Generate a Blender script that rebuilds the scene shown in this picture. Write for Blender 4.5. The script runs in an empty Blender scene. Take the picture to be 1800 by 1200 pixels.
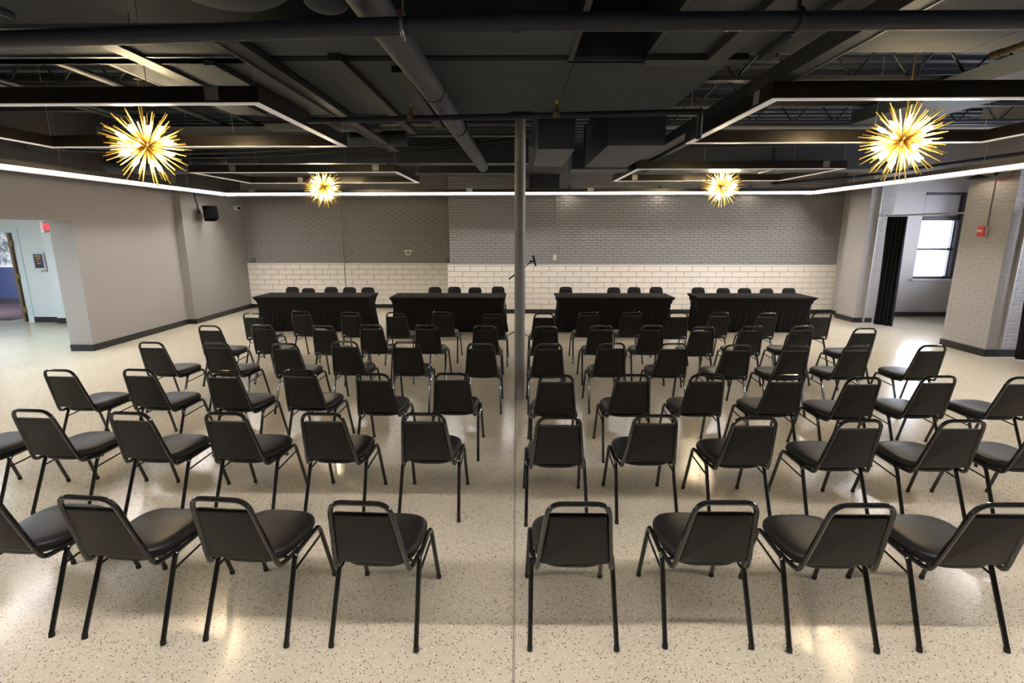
import bpy, math, random
from mathutils import Vector, Matrix, Quaternion
R = math.radians
random.seed(7)
S = bpy.context.scene
COL = S.collection

# ------------------------------------------------------------------ camera
cd = bpy.data.cameras.new('camera'); cam = bpy.data.objects.new('camera', cd); COL.objects.link(cam)
cd.sensor_width = 36.0; cd.lens = 18.0; cd.clip_start = 0.05; cd.clip_end = 200
cam.location = (0, 0, 2.1)
cam.rotation_euler = (R(90 - 12.2), 0, R(0.498))
S.camera = cam

# ------------------------------------------------------------------ world, exposure
w = bpy.data.worlds.new('sky'); S.world = w; w.use_nodes = True
bg = w.node_tree.nodes['Background']; bg.inputs[0].default_value = (0.78, 0.84, 1.0, 1); bg.inputs[1].default_value = 27.0
S.view_settings.view_transform = 'Standard'; S.view_settings.look = 'None'
S.view_settings.exposure = 0.0; S.view_settings.gamma = 1.0; S.view_settings.use_curve_mapping = False
S.cycles.use_denoising = True
S.cycles.max_bounces = 8; S.cycles.diffuse_bounces = 5; S.cycles.glossy_bounces = 4
S.cycles.sample_clamp_indirect = 6.0
RING_E, BULB_E, SCONCE_E = 138.0, 340.0, 150.0

def portal(name, loc, rot, sx, sy):
    l = bpy.data.lights.new(name, 'AREA'); l.shape = 'RECTANGLE'; l.size = sx; l.size_y = sy
    l.cycles.is_portal = True
    o = bpy.data.objects.new(name, l); o.location = loc; o.rotation_euler = rot; COL.objects.link(o)
portal('daylight_portal', (10.29, 12.99, 1.97), (R(-90), 0, 0), 0.95, 2.1)

# ------------------------------------------------------------------ materials
def mat(name, col, rough=0.6, metal=0.0, spec=0.5, noise=0.0, nscale=6.0, bump=0.0, bscale=60.0, emit=None, estr=0.0, coat=0.0):
    m = bpy.data.materials.new(name); m.use_nodes = True
    nt = m.node_tree; b = nt.nodes['Principled BSDF']
    b.inputs['Base Color'].default_value = (*col, 1); b.inputs['Roughness'].default_value = rough
    b.inputs['Metallic'].default_value = metal; b.inputs['Specular IOR Level'].default_value = spec
    b.inputs['Coat Weight'].default_value = coat
    if emit:
        b.inputs['Emission Color'].default_value = (*emit, 1); b.inputs['Emission Strength'].default_value = estr
    if noise or bump:
        tc = nt.nodes.new('ShaderNodeTexCoord')
    if noise:
        n = nt.nodes.new('ShaderNodeTexNoise'); n.inputs['Scale'].default_value = nscale; n.inputs['Detail'].default_value = 4
        nt.links.new(tc.outputs['Object'], n.inputs['Vector'])
        r = nt.nodes.new('ShaderNodeMapRange'); r.inputs[3].default_value = 1 - noise; r.inputs[4].default_value = 1 + noise
        nt.links.new(n.outputs['Fac'], r.inputs[0])
        mx = nt.nodes.new('ShaderNodeMix'); mx.data_type = 'RGBA'; mx.blend_type = 'MULTIPLY'; mx.inputs[0].default_value = 1
        mx.inputs[6].default_value = (*col, 1); nt.links.new(r.outputs[0], mx.inputs[7]); nt.links.new(mx.outputs[2], b.inputs['Base Color'])
    if bump:
        n2 = nt.nodes.new('ShaderNodeTexNoise'); n2.inputs['Scale'].default_value = bscale; n2.inputs['Detail'].default_value = 3
        nt.links.new(tc.outputs['Object'], n2.inputs['Vector'])
        bp = nt.nodes.new('ShaderNodeBump'); bp.inputs['Strength'].default_value = bump; bp.inputs['Distance'].default_value = 0.01
        nt.links.new(n2.outputs['Fac'], bp.inputs['Height']); nt.links.new(bp.outputs[0], b.inputs['Normal'])
    return m

def terrazzo(name):
    m = bpy.data.materials.new(name); m.use_nodes = True
    nt = m.node_tree; b = nt.nodes['Principled BSDF']; L = nt.links
    tc = nt.nodes.new('ShaderNodeTexCoord')
    base = nt.nodes.new('ShaderNodeRGB'); base.outputs[0].default_value = (0.575, 0.50, 0.385, 1)
    prev = base.outputs[0]
    n = nt.nodes.new('ShaderNodeTexNoise'); n.inputs['Scale'].default_value = 0.9; n.inputs['Detail'].default_value = 5
    L.new(tc.outputs['Object'], n.inputs['Vector'])
    r = nt.nodes.new('ShaderNodeMapRange'); r.inputs[3].default_value = 0.90; r.inputs[4].default_value = 1.10; L.new(n.outputs['Fac'], r.inputs[0])
    mx = nt.nodes.new('ShaderNodeMix'); mx.data_type = 'RGBA'; mx.blend_type = 'MULTIPLY'; mx.inputs[0].default_value = 1
    L.new(prev, mx.inputs[6]); L.new(r.outputs[0], mx.inputs[7]); prev = mx.outputs[2]
    for sc, rad, dens, col in ((82, 0.29, 0.075, (0.07, 0.05, 0.038)), (105, 0.30, 0.06, (0.10, 0.075, 0.055)), (95, 0.28, 0.025, (0.26, 0.10, 0.045)), (60, 0.33, 0.12, (0.70, 0.62, 0.50)), (150, 0.30, 0.10, (0.36, 0.29, 0.21))):
        v = nt.nodes.new('ShaderNodeTexVoronoi'); v.voronoi_dimensions = '2D'; v.inputs['Scale'].default_value = sc; v.inputs['Randomness'].default_value = 1
        L.new(tc.outputs['Object'], v.inputs['Vector'])
        lt = nt.nodes.new('ShaderNodeMath'); lt.operation = 'LESS_THAN'; lt.inputs[1].default_value = rad; L.new(v.outputs['Distance'], lt.inputs[0])
        sp = nt.nodes.new('ShaderNodeSeparateColor'); L.new(v.outputs['Color'], sp.inputs[0])
        l2 = nt.nodes.new('ShaderNodeMath'); l2.operation = 'LESS_THAN'; l2.inputs[1].default_value = dens; L.new(sp.outputs[0], l2.inputs[0])
        mu = nt.nodes.new('ShaderNodeMath'); mu.operation = 'MULTIPLY'; L.new(lt.outputs[0], mu.inputs[0]); L.new(l2.outputs[0], mu.inputs[1])
        mx = nt.nodes.new('ShaderNodeMix'); mx.data_type = 'RGBA'; L.new(mu.outputs[0], mx.inputs[0]); L.new(prev, mx.inputs[6]); mx.inputs[7].default_value = (*col, 1); prev = mx.outputs[2]
    L.new(prev, b.inputs['Base Color'])
    n3 = nt.nodes.new('ShaderNodeTexNoise'); n3.inputs['Scale'].default_value = 2.2; n3.inputs['Detail'].default_value = 6
    L.new(tc.outputs['Object'], n3.inputs['Vector'])
    r3 = nt.nodes.new('ShaderNodeMapRange'); r3.inputs[3].default_value = 0.11; r3.inputs[4].default_value = 0.24; L.new(n3.outputs['Fac'], r3.inputs[0])
    L.new(r3.outputs[0], b.inputs['Roughness']); b.inputs['Specular IOR Level'].default_value = 0.40
    return m

def mural_mat(name):
    m = bpy.data.materials.new(name); m.use_nodes = True
    nt = m.node_tree; b = nt.nodes['Principled BSDF']; L = nt.links
    tc = nt.nodes.new('ShaderNodeTexCoord'); n = nt.nodes.new('ShaderNodeTexNoise'); n.inputs['Scale'].default_value = 5; n.inputs['Detail'].default_value = 8; n.inputs['Roughness'].default_value = 0.7
    L.new(tc.outputs['Object'], n.inputs['Vector'])
    cr = nt.nodes.new('ShaderNodeValToRGB'); cr.color_ramp.elements[0].position = 0.42; cr.color_ramp.elements[0].color = (0.03, 0.035, 0.04, 1)
    cr.color_ramp.elements[1].position = 0.58; cr.color_ramp.elements[1].color = (0.26, 0.27, 0.25, 1)
    L.new(n.outputs['Fac'], cr.inputs[0]); L.new(cr.outputs[0], b.inputs['Base Color']); b.inputs['Roughness'].default_value = 0.5
    return m

def glass_mat(name):
    m = bpy.data.materials.new(name); m.use_nodes = True
    nt = m.node_tree; nt.nodes.remove(nt.nodes['Principled BSDF'])
    t = nt.nodes.new('ShaderNodeBsdfTransparent'); g = nt.nodes.new('ShaderNodeBsdfGlossy'); g.inputs['Roughness'].default_value = 0.02
    fr = nt.nodes.new('ShaderNodeFresnel'); fr.inputs[0].default_value = 1.45
    mx = nt.nodes.new('ShaderNodeMixShader'); nt.links.new(fr.outputs[0], mx.inputs[0]); nt.links.new(t.outputs[0], mx.inputs[1]); nt.links.new(g.outputs[0], mx.inputs[2])
    nt.links.new(mx.outputs[0], nt.nodes['Material Output'].inputs[0])
    return m

M = dict(
 floor=terrazzo('terrazzo'),
 joint=mat('floor_joint', (0.06, 0.05, 0.045), 0.6),
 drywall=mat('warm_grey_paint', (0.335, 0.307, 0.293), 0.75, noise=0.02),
 drywall_shaded=mat('warm_grey_paint_shaded', (0.255, 0.235, 0.223), 0.75, noise=0.02),  # same wall paint with the far corner's shade put into the colour
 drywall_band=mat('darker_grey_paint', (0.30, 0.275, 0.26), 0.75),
 upper=mat('dark_upper_band', (0.055, 0.050, 0.047), 0.75),
 white=mat('hall_white_paint', (0.66, 0.67, 0.67), 0.7),
 brick=mat('grey_painted_brick', (0.285, 0.276, 0.272), 0.8, spec=0.3, noise=0.06, nscale=9),
 mortar=mat('grey_painted_mortar', (0.235, 0.227, 0.223), 0.85),
 brick2=mat('light_grey_painted_brick', (0.40, 0.372, 0.35), 0.55, noise=0.05, nscale=9),
 mortar2=mat('light_grey_painted_mortar', (0.395, 0.368, 0.347), 0.65),
 tile=mat('cream_glazed_tile', (0.90, 0.825, 0.735), 0.28, noise=0.04, nscale=3),
 grout=mat('grey_grout', (0.17, 0.155, 0.14), 0.8),
 base=mat('black_cove_base', (0.012, 0.012, 0.013), 0.4),
 deck=mat('dark_ceiling_paint', (0.013, 0.016, 0.024), 0.85, spec=0.15),
 panel=mat('charcoal_ceiling_board', (0.066, 0.076, 0.089), 0.75, spec=0.2, noise=0.25, nscale=1.3),
 pipe=mat('dark_painted_pipe', (0.023, 0.028, 0.039), 0.5, spec=0.3),
 duct=mat('dark_painted_duct', (0.036, 0.043, 0.056), 0.5, noise=0.1),
 beam=mat('black_painted_steel', (0.013, 0.015, 0.020), 0.5),
 cable=mat('black_cable', (0.008, 0.008, 0.012), 0.5),
 wire=mat('steel_wire', (0.45, 0.45, 0.45), 0.35, 0.8),
 galv=mat('bare_steel', (0.16, 0.165, 0.175), 0.4, 0.6),
 housing=mat('black_lamp_housing', (0.012, 0.010, 0.009), 0.35),
 housing_b=mat('bronze_black_housing', (0.014, 0.0105, 0.008), 0.28, 0.3),
 diffuser=mat('faint_glow_diffuser', (0.75, 0.68, 0.65), 0.25, emit=(1.0, 0.86, 0.80), estr=0.25),  # faint glow put in to lift the unlit frame lamps' diffusers
 lit=mat('lit_lamp_diffuser', (1, 1, 1), 0.5, emit=(1.0, 0.965, 0.935), estr=RING_E),
 lit_edge=mat('lit_lens_edge', (1, 1, 1), 0.5, emit=(1.0, 0.97, 0.95), estr=4.5),
 plate=mat('ivory_plate', (0.62, 0.58, 0.52), 0.5),
 plate_d=mat('grey_plate', (0.16, 0.16, 0.17), 0.5),
 brass=mat('brushed_gold', (0.86, 0.58, 0.14), 0.42, 1.0),
 bulb=mat('lit_bulb', (1, 1, 1), 0.4, emit=(1.0, 0.80, 0.48), estr=BULB_E),
 sconce_bulb=mat('lit_flood_bulb', (1, 1, 1), 0.4, emit=(1.0, 0.86, 0.70), estr=SCONCE_E),
 shade_in=mat('white_enamel', (0.8, 0.8, 0.78), 0.4),
 column=mat('grey_column_paint', (0.20, 0.185, 0.172), 0.45),
 steel=mat('black_chair_tube', (0.010, 0.0095, 0.009), 0.16, coat=0.3),
 vinyl=mat('black_vinyl', (0.010, 0.0088, 0.0088), 0.40, spec=0.28, bump=0.08, bscale=30),
 backvinyl=mat('black_vinyl_back', (0.0078, 0.0066, 0.006), 0.5, spec=0.35, bump=0.05, bscale=40),
 chairback=mat('black_fabric_back', (0.013, 0.0108, 0.0108), 0.8, spec=0.15),
 glide=mat('black_rubber', (0.012, 0.011, 0.010), 0.7),
 rust=mat('rusty_black_tube', (0.020, 0.013, 0.010), 0.45, noise=0.5, nscale=40),
 cloth=mat('black_stretch_cloth', (0.012, 0.0103, 0.0103), 0.95, spec=0.12),
 curtain=mat('black_curtain', (0.010, 0.010, 0.011), 0.85, spec=0.2),
 frame=mat('dark_window_frame', (0.016, 0.015, 0.02), 0.4),
 sill=mat('pale_sill', (0.55, 0.55, 0.57), 0.5),
 blind=mat('grey_blind', (0.52, 0.50, 0.52), 0.7),
 glass=glass_mat('clear_glass'),
 red_tag=mat('dull_red_tag', (0.12, 0.012, 0.008), 0.6),
 red=mat('alarm_red', (0.75, 0.06, 0.035), 0.4),
 white_p=mat('white_plastic', (0.75, 0.73, 0.70), 0.4),
 cream_p=mat('cream_plastic', (0.72, 0.62, 0.42), 0.4),
 black_p=mat('black_plastic', (0.002, 0.002, 0.002), 0.9, spec=0.04),
 lens=mat('dark_glass', (0.005, 0.005, 0.006), 0.1),
 blue=mat('navy_wall', (0.008, 0.015, 0.048), 0.5),
 mural=mural_mat('mural_print'),
 doorwood=mat('brown_door_edge', (0.16, 0.105, 0.05), 0.5),
 doorbrass=mat('aged_brass', (0.22, 0.15, 0.06), 0.4, 0.7),
 carpet=mat('maroon_carpet', (0.035, 0.014, 0.02), 0.9),
 trimw=mat('pale_blue_white_trim', (0.62, 0.68, 0.70), 0.5),
 exit=mat('exit_red', (0.8, 0.02, 0.03), 0.5, emit=(1.0, 0.05, 0.08), estr=1.5),
 navy=mat('plaque_navy', (0.02, 0.025, 0.06), 0.5),
 gold_ink=mat('plaque_gold_ink', (0.45, 0.30, 0.08), 0.5),
 red_ink=mat('plaque_red_ink', (0.40, 0.05, 0.05), 0.5),
 hall_lamp=mat('hall_fill_lens', (1, 1, 1), 0.5, emit=(0.72, 0.88, 1.0), estr=30.0),
 room_lamp=mat('far_room_lamp_lens', (1, 1, 1), 0.5, emit=(0.85, 0.93, 1.0), estr=3.0),
 conduit=mat('grey_conduit', (0.33, 0.305, 0.285), 0.5),
 redwire=mat('red_wire', (0.6, 0.05, 0.04), 0.5),
)

# ------------------------------------------------------------------ mesh tools
class MB:
    def __init__(s): s.v = []; s.f = []
    def box(s, x0, x1, y0, y1, z0, z1):
        b = len(s.v)
        s.v += [(x0,y0,z0),(x1,y0,z0),(x1,y1,z0),(x0,y1,z0),(x0,y0,z1),(x1,y0,z1),(x1,y1,z1),(x0,y1,z1)]
        s.f += [tuple(b+i for i in q) for q in ((0,3,2,1),(4,5,6,7),(0,1,5,4),(1,2,6,5),(2,3,7,6),(3,0,4,7))]
        return s
    def rings(s, rings, close=True, cap0=True, cap1=True):
        b = len(s.v); n = len(rings[0])
        for r in rings: s.v += [tuple(p) for p in r]
        for i in range(len(rings) - 1):
            for j in range(n if close else n - 1):
                k = (j + 1) % n
                s.f.append((b+i*n+j, b+i*n+k, b+(i+1)*n+k, b+(i+1)*n+j))
        if cap0: s.f.append(tuple(b + j for j in reversed(range(n))))
        if cap1: s.f.append(tuple(b + (len(rings)-1)*n + j for j in range(n)))
        return s
    def tube(s, pts, r, n=8, r2=None):
        pts = [Vector(p) for p in pts]; N = len(pts)
        t = (pts[1] - pts[0]).normalized()
        up = Vector((0, 0, 1)) if abs(t.z) < 0.9 else Vector((1, 0, 0))
        u = t.cross(up).normalized(); rings = []
        for i in range(N):
            t2 = (pts[min(i+1, N-1)] - pts[max(i-1, 0)]).normalized()
            q = t.rotation_difference(t2); u = q @ u; t = t2; v = t.cross(u)
            rr = r if r2 is None else r + (r2 - r) * i / (N - 1)
            rings.append([pts[i] + (u*math.cos(a) + v*math.sin(a))*rr for a in [2*math.pi*k/n + math.pi/n for k in range(n)]])
        return s.rings(rings)
    def lathe(s, prof, n=24, c=(0,0,0)):
        return s.rings([[(c[0]+r*math.cos(2*math.pi*k/n), c[1]+r*math.sin(2*math.pi*k/n), c[2]+z) for k in range(n)] for r, z in prof])
    def mesh(s, name, m, smooth=True, ang=40):
        me = bpy.data.meshes.new(name); me.from_pydata(s.v, [], s.f)
        me.materials.append(m)
        if smooth:
            me.polygons.foreach_set('use_smooth', [True]*len(me.polygons)); me.set_sharp_from_angle(angle=R(ang))
        me.update(); return me

def mk(name, me, parent=None, loc=None, rot=None, label=None, cat=None, group=None, kind=None):
    o = bpy.data.objects.new(name, me); COL.objects.link(o)
    if parent: o.parent = parent
    if loc: o.location = loc
    if rot is not None:
        if isinstance(rot, Quaternion): o.rotation_mode = 'QUATERNION'; o.rotation_quaternion = rot
        else: o.rotation_euler = rot
    if label: o['label'] = label
    if cat: o['category'] = cat
    if group: o['group'] = group
    if kind: o['kind'] = kind
    return o
def thing(name, label, cat, loc=(0,0,0), rz=0.0, group=None):
    o = mk(name, None, None, loc, (0,0,rz), label, cat, group); o.empty_display_size = 0.1; return o
def boxm(name, m, *b): return MB().box(*b).mesh(name, m, False)
def struct(name, m, *b, label=None, parent=None):
    return mk(name, boxm(name, m, *b), parent, label=label, kind=None if parent else 'structure')
def bez(pts, r=0.05, n=5):
    """polyline with rounded corners"""
    pts = [Vector(p) for p in pts]; out = [pts[0]]
    for i in range(1, len(pts)-1):
        a, b, c = pts[i-1], pts[i], pts[i+1]
        d1 = min(r, (a-b).length*0.48); d2 = min(r, (c-b).length*0.48)
        p0 = b + (a-b).normalized()*d1; p2 = b + (c-b).normalized()*d2
        for k in range(n+1):
            t = k/n; out.append(p0*(1-t)**2 + b*2*t*(1-t) + p2*t*t)
    out.append(pts[-1]); return out
def copy_tree(o, parent=None):
    c = o.copy(); COL.objects.link(c)
    if parent: c.parent = parent
    for ch in list(o.children): copy_tree(ch, c)
    return c

# ------------------------------------------------------------------ room shell
struct('floor', M['floor'], -16, 13, -4, 17, -0.12, 0)
fl = bpy.data.objects['floor']
mk('joint', boxm('joint', M['joint'], -0.015, -0.011, -4, 13.1, -0.002, 0.0012), fl)
mk('joint', boxm('joint2', M['joint'], -0.006, -0.0035, -4, 13.1, -0.002, 0.0010), fl)
mk('carpet', boxm('carpet', M['carpet'], -15.5, -12.1, 12.0, 14.9, -0.002, 0.006), fl, label='maroon carpet beyond the hall door')

def bricks(parent, name, O, U, N, width, z0, z1, mfull, n_ind, prefer=None, bl=0.203, bh=0.0575, j=0.010, depth=0.012, jit=0.0025):
    """running-bond bricks laid on a wall face: O left-bottom corner, U along, N outward"""
    U = Vector(U); N = Vector(N); O = Vector(O)
    ang = math.atan2(U.y, U.x)
    def pm(L):
        m = MB(); c = 0.004
        # local x along, y outward = -y... face at y=-depth (right-handed: outward = -y when U=+x)
        m.v = [(0,0,0),(L,0,0),(L,0,bh),(0,0,bh),(c,-depth,c),(L-c,-depth,c),(L-c,-depth,bh-c),(c,-depth,bh-c)]
        m.f = [(4,5,6,7),(0,1,5,4),(1,2,6,5),(2,3,7,6),(3,0,4,7)]
        return m
    cache = {}; lst = []
    row = 0; z = z0
    while z + bh <= z1 + 1e-6:
        x = 0.0 if row % 2 == 0 else -(bl + j)/2
        while x < width - 0.02:
            a = max(0, x); b = min(width, x + bl)
            if b - a > 0.03: lst.append((a, z, round(b-a, 3)))
            x += bl + j
        row += 1; z += bh + j
    key = prefer or (lambda a, z: -abs(z - (z0+z1)/2))
    order = sorted(range(len(lst)), key=lambda i: -key(lst[i][0], lst[i][1]))
    ind = set(order[:n_ind])
    rest = MB(); rnd = random.Random(3)
    for i, (a, z, L) in enumerate(lst):
        d = rnd.uniform(-jit, jit)
        p = O + U*a + Vector((0,0,z))
        if i in ind:
            if L not in cache: cache[L] = pm(L).mesh(name, mfull, False)
            mk(name, cache[L], parent, p - N*0.0 + N*d, (0,0,ang))
        else:
            mm = pm(L); b = len(rest.v)
            for q in mm.v: rest.v.append(tuple(p + U*q[0] - N*q[1] + N*d + Vector((0,0,q[2]))))
            rest.f += [tuple(b+k for k in f) for f in mm.f]
    if rest.v:
        o = mk(name, rest.mesh(name+'_rest', mfull, False), parent); o['kind'] = 'stuff'

def tiles(parent, O, width, ztop, rows, N_y=-1, off=0.0):
    h = 0.1335; j = 0.006; Lt = 0.398
    cache = {}
    def tm(L):
        m = MB(); c = 0.004; d = 0.012
        m.v = [(0,0,0),(L,0,0),(L,0,h),(0,0,h),(c,-d,c),(L-c,-d,c),(L-c,-d,h-c),(c,-d,h-c)]
        m.f = [(4,5,6,7),(0,1,5,4),(1,2,6,5),(2,3,7,6),(3,0,4,7)]; return m.mesh('tile', M['tile'], False)
    for r in range(rows):
        z = ztop - (r+1)*(h+j)
        x = -off - (0 if r % 2 == 0 else (Lt+j)/2)
        while x < width - 0.03:
            a = max(0, x); b = min(width, x+Lt)
            if b - a > 0.03:
                L = round(b-a, 3)
                if L not in cache: cache[L] = tm(L)
                mk('tile', cache[L], parent, (O[0]+a, O[1], z))
            x += Lt + j

# back walls
wl = struct('wall_back_left', M['mortar'], -7.60, -1.70, 14.165, 14.45, 0, 4.15)
wr = struct('wall_back_right', M['mortar'], -1.70, 8.30, 13.215, 14.45, 0, 4.15)
bricks(wl, 'brick', (-7.38, 14.165, 1.245), (1,0,0), (0,-1,0), 5.68, 0, 2.28, M['brick'], 290, prefer=lambda a, z: -abs(a-4.3) - abs(z-0.8)*1.6)
bricks(wr, 'brick', (-1.70, 13.215, 1.265), (1,0,0), (0,-1,0), 9.84, 0, 2.28, M['brick'], 290, prefer=lambda a, z: -abs(a-2.5) - abs(z-0.8)*1.6)
pl = struct('wall_tile_left', M['grout'], -7.40, -1.70, 14.12, 14.165, 0.0, 1.205)
pr_ = struct('wall_tile_right', M['grout'], -1.765, 8.16, 13.17, 13.215, 0.0, 1.225)
tiles(pl, (-7.40, 14.12), 5.70, 1.205, 8, off=0.15)
tiles(pr_, (-1.765, 13.17), 9.92, 1.225, 8, off=0.22)
mk('tile_cap', boxm('tile_cap', M['tile'], -7.40, -1.70, 14.10, 14.165, 1.205, 1.235), pl)
mk('tile_cap', boxm('tile_cap', M['tile'], -1.77, 8.165, 13.15, 13.215, 1.225, 1.258), pr_)
struct('baseboard_back_left', M['base'], -7.38, -1.78, 14.098, 14.12, 0, 0.105)
struct('baseboard_back_right', M['base'], -1.78, 8.10, 13.145, 13.17, 0, 0.105)
# left wall (two thicknesses) with the hall opening
struct('wall_left', M['drywall'], -7.95, -7.55, 8.85, 11.56, 0, 4.15)
struct('wall_left_far', M['drywall_shaded'], -7.95, -7.38, 11.56, 14.3, 0, 4.15)
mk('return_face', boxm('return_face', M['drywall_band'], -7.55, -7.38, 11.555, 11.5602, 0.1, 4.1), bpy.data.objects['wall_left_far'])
struct('wall_left_header', M['drywall'], -7.95, -7.55, 3.0, 8.85, 2.27, 4.15)
struct('wall_left_near', M['drywall'], -7.95, -7.55, -4, 3.0, 0, 4.15)
struct('baseboard_left', M['base'], -7.55, -7.532, 8.83, 11.56, 0, 0.115)
struct('baseboard_left_far', M['base'], -7.38, -7.362, 11.54, 14.11, 0, 0.115)
struct('baseboard_left_jamb', M['base'], -7.95, -7.532, 8.832, 8.85, 0, 0.115)
struct('baseboard_left_return', M['base'], -7.55, -7.362, 11.54, 11.56, 0, 0.115)
for nm, b in (('wall_left', (-7.56, -7.545, 8.84, 11.56, 3.10, 4.15)), ('wall_left_far', (-7.39, -7.375, 11.55, 14.17, 3.10, 4.15)), ('wall_left_header', (-7.56, -7.545, 3.0, 8.84, 3.10, 4.15))):  # upper strip of the left wall, darker than the wall below
    mk('upper_band', boxm('upper_band', M['upper'], *b), bpy.data.objects[nm], label='dark band above the ring lamp')
# hall
struct('wall_hall_back', M['white'], -11.40, -10.62, 11.76, 11.96, 0, 2.75)
struct('wall_hall_pilaster', M['white'], -10.62, -7.95, 11.60, 11.96, 0, 2.75)
struct('wall_hall_over_door', M['white'], -13.2, -11.40, 11.76, 11.96, 2.12, 2.75)
struct('baseboard_hall', M['base'], -11.30, -10.62, 11.742, 11.76, 0, 0.13)
struct('baseboard_hall_pilaster', M['base'], -10.63, -7.95, 11.582, 11.60, 0, 0.13)
struct('wall_hall_left', M['white'], -13.4, -13.2, 3.0, 11.96, 0, 2.75)
struct('wall_hall_near', M['white'], -13.4, -7.95, 2.8, 3.0, 0, 2.75)
struct('ceiling_hall', M['white'], -13.4, -7.95, 2.8, 11.96, 2.62, 2.72)
hl = thing('ceiling_light', 'cool white ceiling lamp added unseen in the side hall', 'ceiling light', (-10.2, 7.6, 2.62))  # added lamp out of view, stands in for hall window daylight
mk('housing', boxm('hall_fill_h', M['white_p'], -0.62, 0.62, -1.22, 1.22, -0.03, 0), hl)
mk('lens', boxm('hall_fill_l', M['hall_lamp'], -0.58, 0.58, -1.18, 1.18, -0.036, -0.03), hl)
# room behind the hall door
rb = struct('wall_far_room', M['blue'], -15.6, -11.0, 14.9, 15.05, 0, 1.07)
struct('wall_far_room_upper', M['white'], -15.6, -11.0, 14.9, 15.05, 1.07, 2.8)
struct('wall_far_room_side', M['blue'], -11.1, -11.0, 11.96, 14.9, 0, 2.8)
struct('wall_far_room_left', M['blue'], -15.7, -15.6, 11.96, 15.05, 0, 2.8)
struct('ceiling_far_room', M['white'], -15.7, -11.0, 11.96, 15.05, 2.75, 2.85)
struct('baseboard_far_room', M['base'], -15.5, -11.1, 14.88, 14.9, 0, 0.14)
mk('mural', boxm('mural', M['mural'], -15.4, -12.2, 14.87, 14.895, 1.10, 2.5), None, label='large black and white photo mural above the navy wall beyond the hall door', cat='mural')
fl2 = thing('ceiling_light', 'cool white ceiling lamp inside the blue room beyond the hall', 'ceiling light', (-13.3, 13.4, 2.75))
mk('lens', boxm('far_lamp_l', M['room_lamp'], -0.5, 0.5, -0.4, 0.4, -0.04, -0.001), fl2)
# door frame and open leaf
d1 = mk('door_1', None, None, (-11.40, 11.76, 0), kind='structure'); d1['label'] = 'open brown hall door with pale frame'
mk('door_frame', MB().box(-0.02, 0.11, -0.03, 0.2, 0, 2.16).mesh('door_frame', M['trimw'], False), d1)
mk('door_frame', MB().box(-1.15, -0.02, -0.03, 0.2, 2.06, 2.16).mesh('door_frame_top', M['trimw'], False), d1)
lf = mk('door_leaf', MB().box(-0.075, -0.03, 0.0, 0.90, 0.02, 2.05).mesh('door_leaf', M['doorwood'], False), d1, (-0.02, -0.06, 0), (0,0,R(14)))
for hz in (0.30, 1.08, 1.82):
    mk('hinge', boxm('hinge', M['doorbrass'], -0.055, 0.02, -0.035, 0.03, hz-0.06, hz+0.06), lf)
mk('handle', MB().tube([(-0.075, 0.06, 1.02), (-0.13, 0.06, 1.02), (-0.13, 0.16, 1.02)], 0.011).mesh('handle', M['galv']), lf)
# plaque, exit sign
pq = thing('wall_plaque', 'small grey framed plaque with a dark printed panel on the hall wall', 'plaque', (-10.78, 11.595, 1.43))
mk('frame', MB().box(-0.13, 0.13, -0.015, 0, -0.19, 0.19).mesh('plaque_frame', M['sill'], False), pq)
pn = mk('panel', boxm('plaque_panel', M['navy'], -0.10, 0.10, -0.018, -0.0145, -0.155, 0.155), pq)
for i, (wd, mm) in enumerate(((0.07,'gold_ink'),(0.05,'gold_ink'),(0.06,'red_ink'),(0.04,'gold_ink'))):
    mk('print_band', boxm('print_band', M[mm], -wd, wd, -0.0195, -0.0175, 0.10-i*0.055, 0.125-i*0.055), pn)
ex = thing('exit_sign', 'red lit exit sign hanging at the hall opening', 'sign', (-8.82, 9.75, 2.07), R(112))
mk('housing', boxm('exit_housing', M['white_p'], -0.16, 0.16, -0.02, 0.02, 0, 0.20), ex)
mk('bracket', boxm('exit_bracket', M['white_p'], -0.05, 0.05, -0.015, 0.015, 0.20, 0.55), ex)
fc = bpy.data.curves.new('exit_text', 'FONT'); fc.body = 'EXIT'; fc.size = 0.185; fc.align_x = 'CENTER'; fc.extrude = 0.003
fc.materials.append(M['exit'])
tmp = mk('exit_text', fc); dg = bpy.context.evaluated_depsgraph_get(); tme = bpy.data.meshes.new_from_object(tmp.evaluated_get(dg)); bpy.data.objects.remove(tmp)
t = mk('lettering', tme, ex, (0, -0.023, 0.035), (R(90), 0, 0)); t['label'] = 'red lit letters'
# right side: pilaster, pillar, alcove
pil = struct('wall_right_pilaster', M['mortar2'], 7.90, 8.45, 11.90, 12.60, 0, 4.15)
bricks(pil, 'brick', (7.90, 12.60, 0.12), (0,-1,0), (-1,0,0), 0.70, 0, 3.2, M['brick2'], 220, prefer=lambda a,z: -z, depth=0.003, jit=0.0008)
bricks(pil, 'brick', (7.90, 11.90, 0.12), (1,0,0), (0,-1,0), 0.55, 0, 3.2, M['brick2'], 0, depth=0.003, jit=0.0008)
struct('wall_right_corner', M['brick2'], 8.12, 8.45, 12.60, 13.3, 0, 4.15)
plr = struct('wall_right_pillar', M['mortar2'], 8.00, 8.62, 8.58, 9.50, 0, 4.15)
bricks(plr, 'brick', (8.00, 9.50, 0.13), (0,-1,0), (-1,0,0), 0.92, 0, 3.0, M['brick2'], 230, prefer=lambda a,z: z, depth=0.003, jit=0.0008)
bricks(plr, 'brick', (8.00, 8.58, 0.13), (1,0,0), (0,-1,0), 0.62, 0, 3.0, M['brick2'], 0, depth=0.003, jit=0.0008)
struct('baseboard_pilaster_side', M['base'], 7.875, 7.90, 11.88, 12.60, 0, 0.11)
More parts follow.
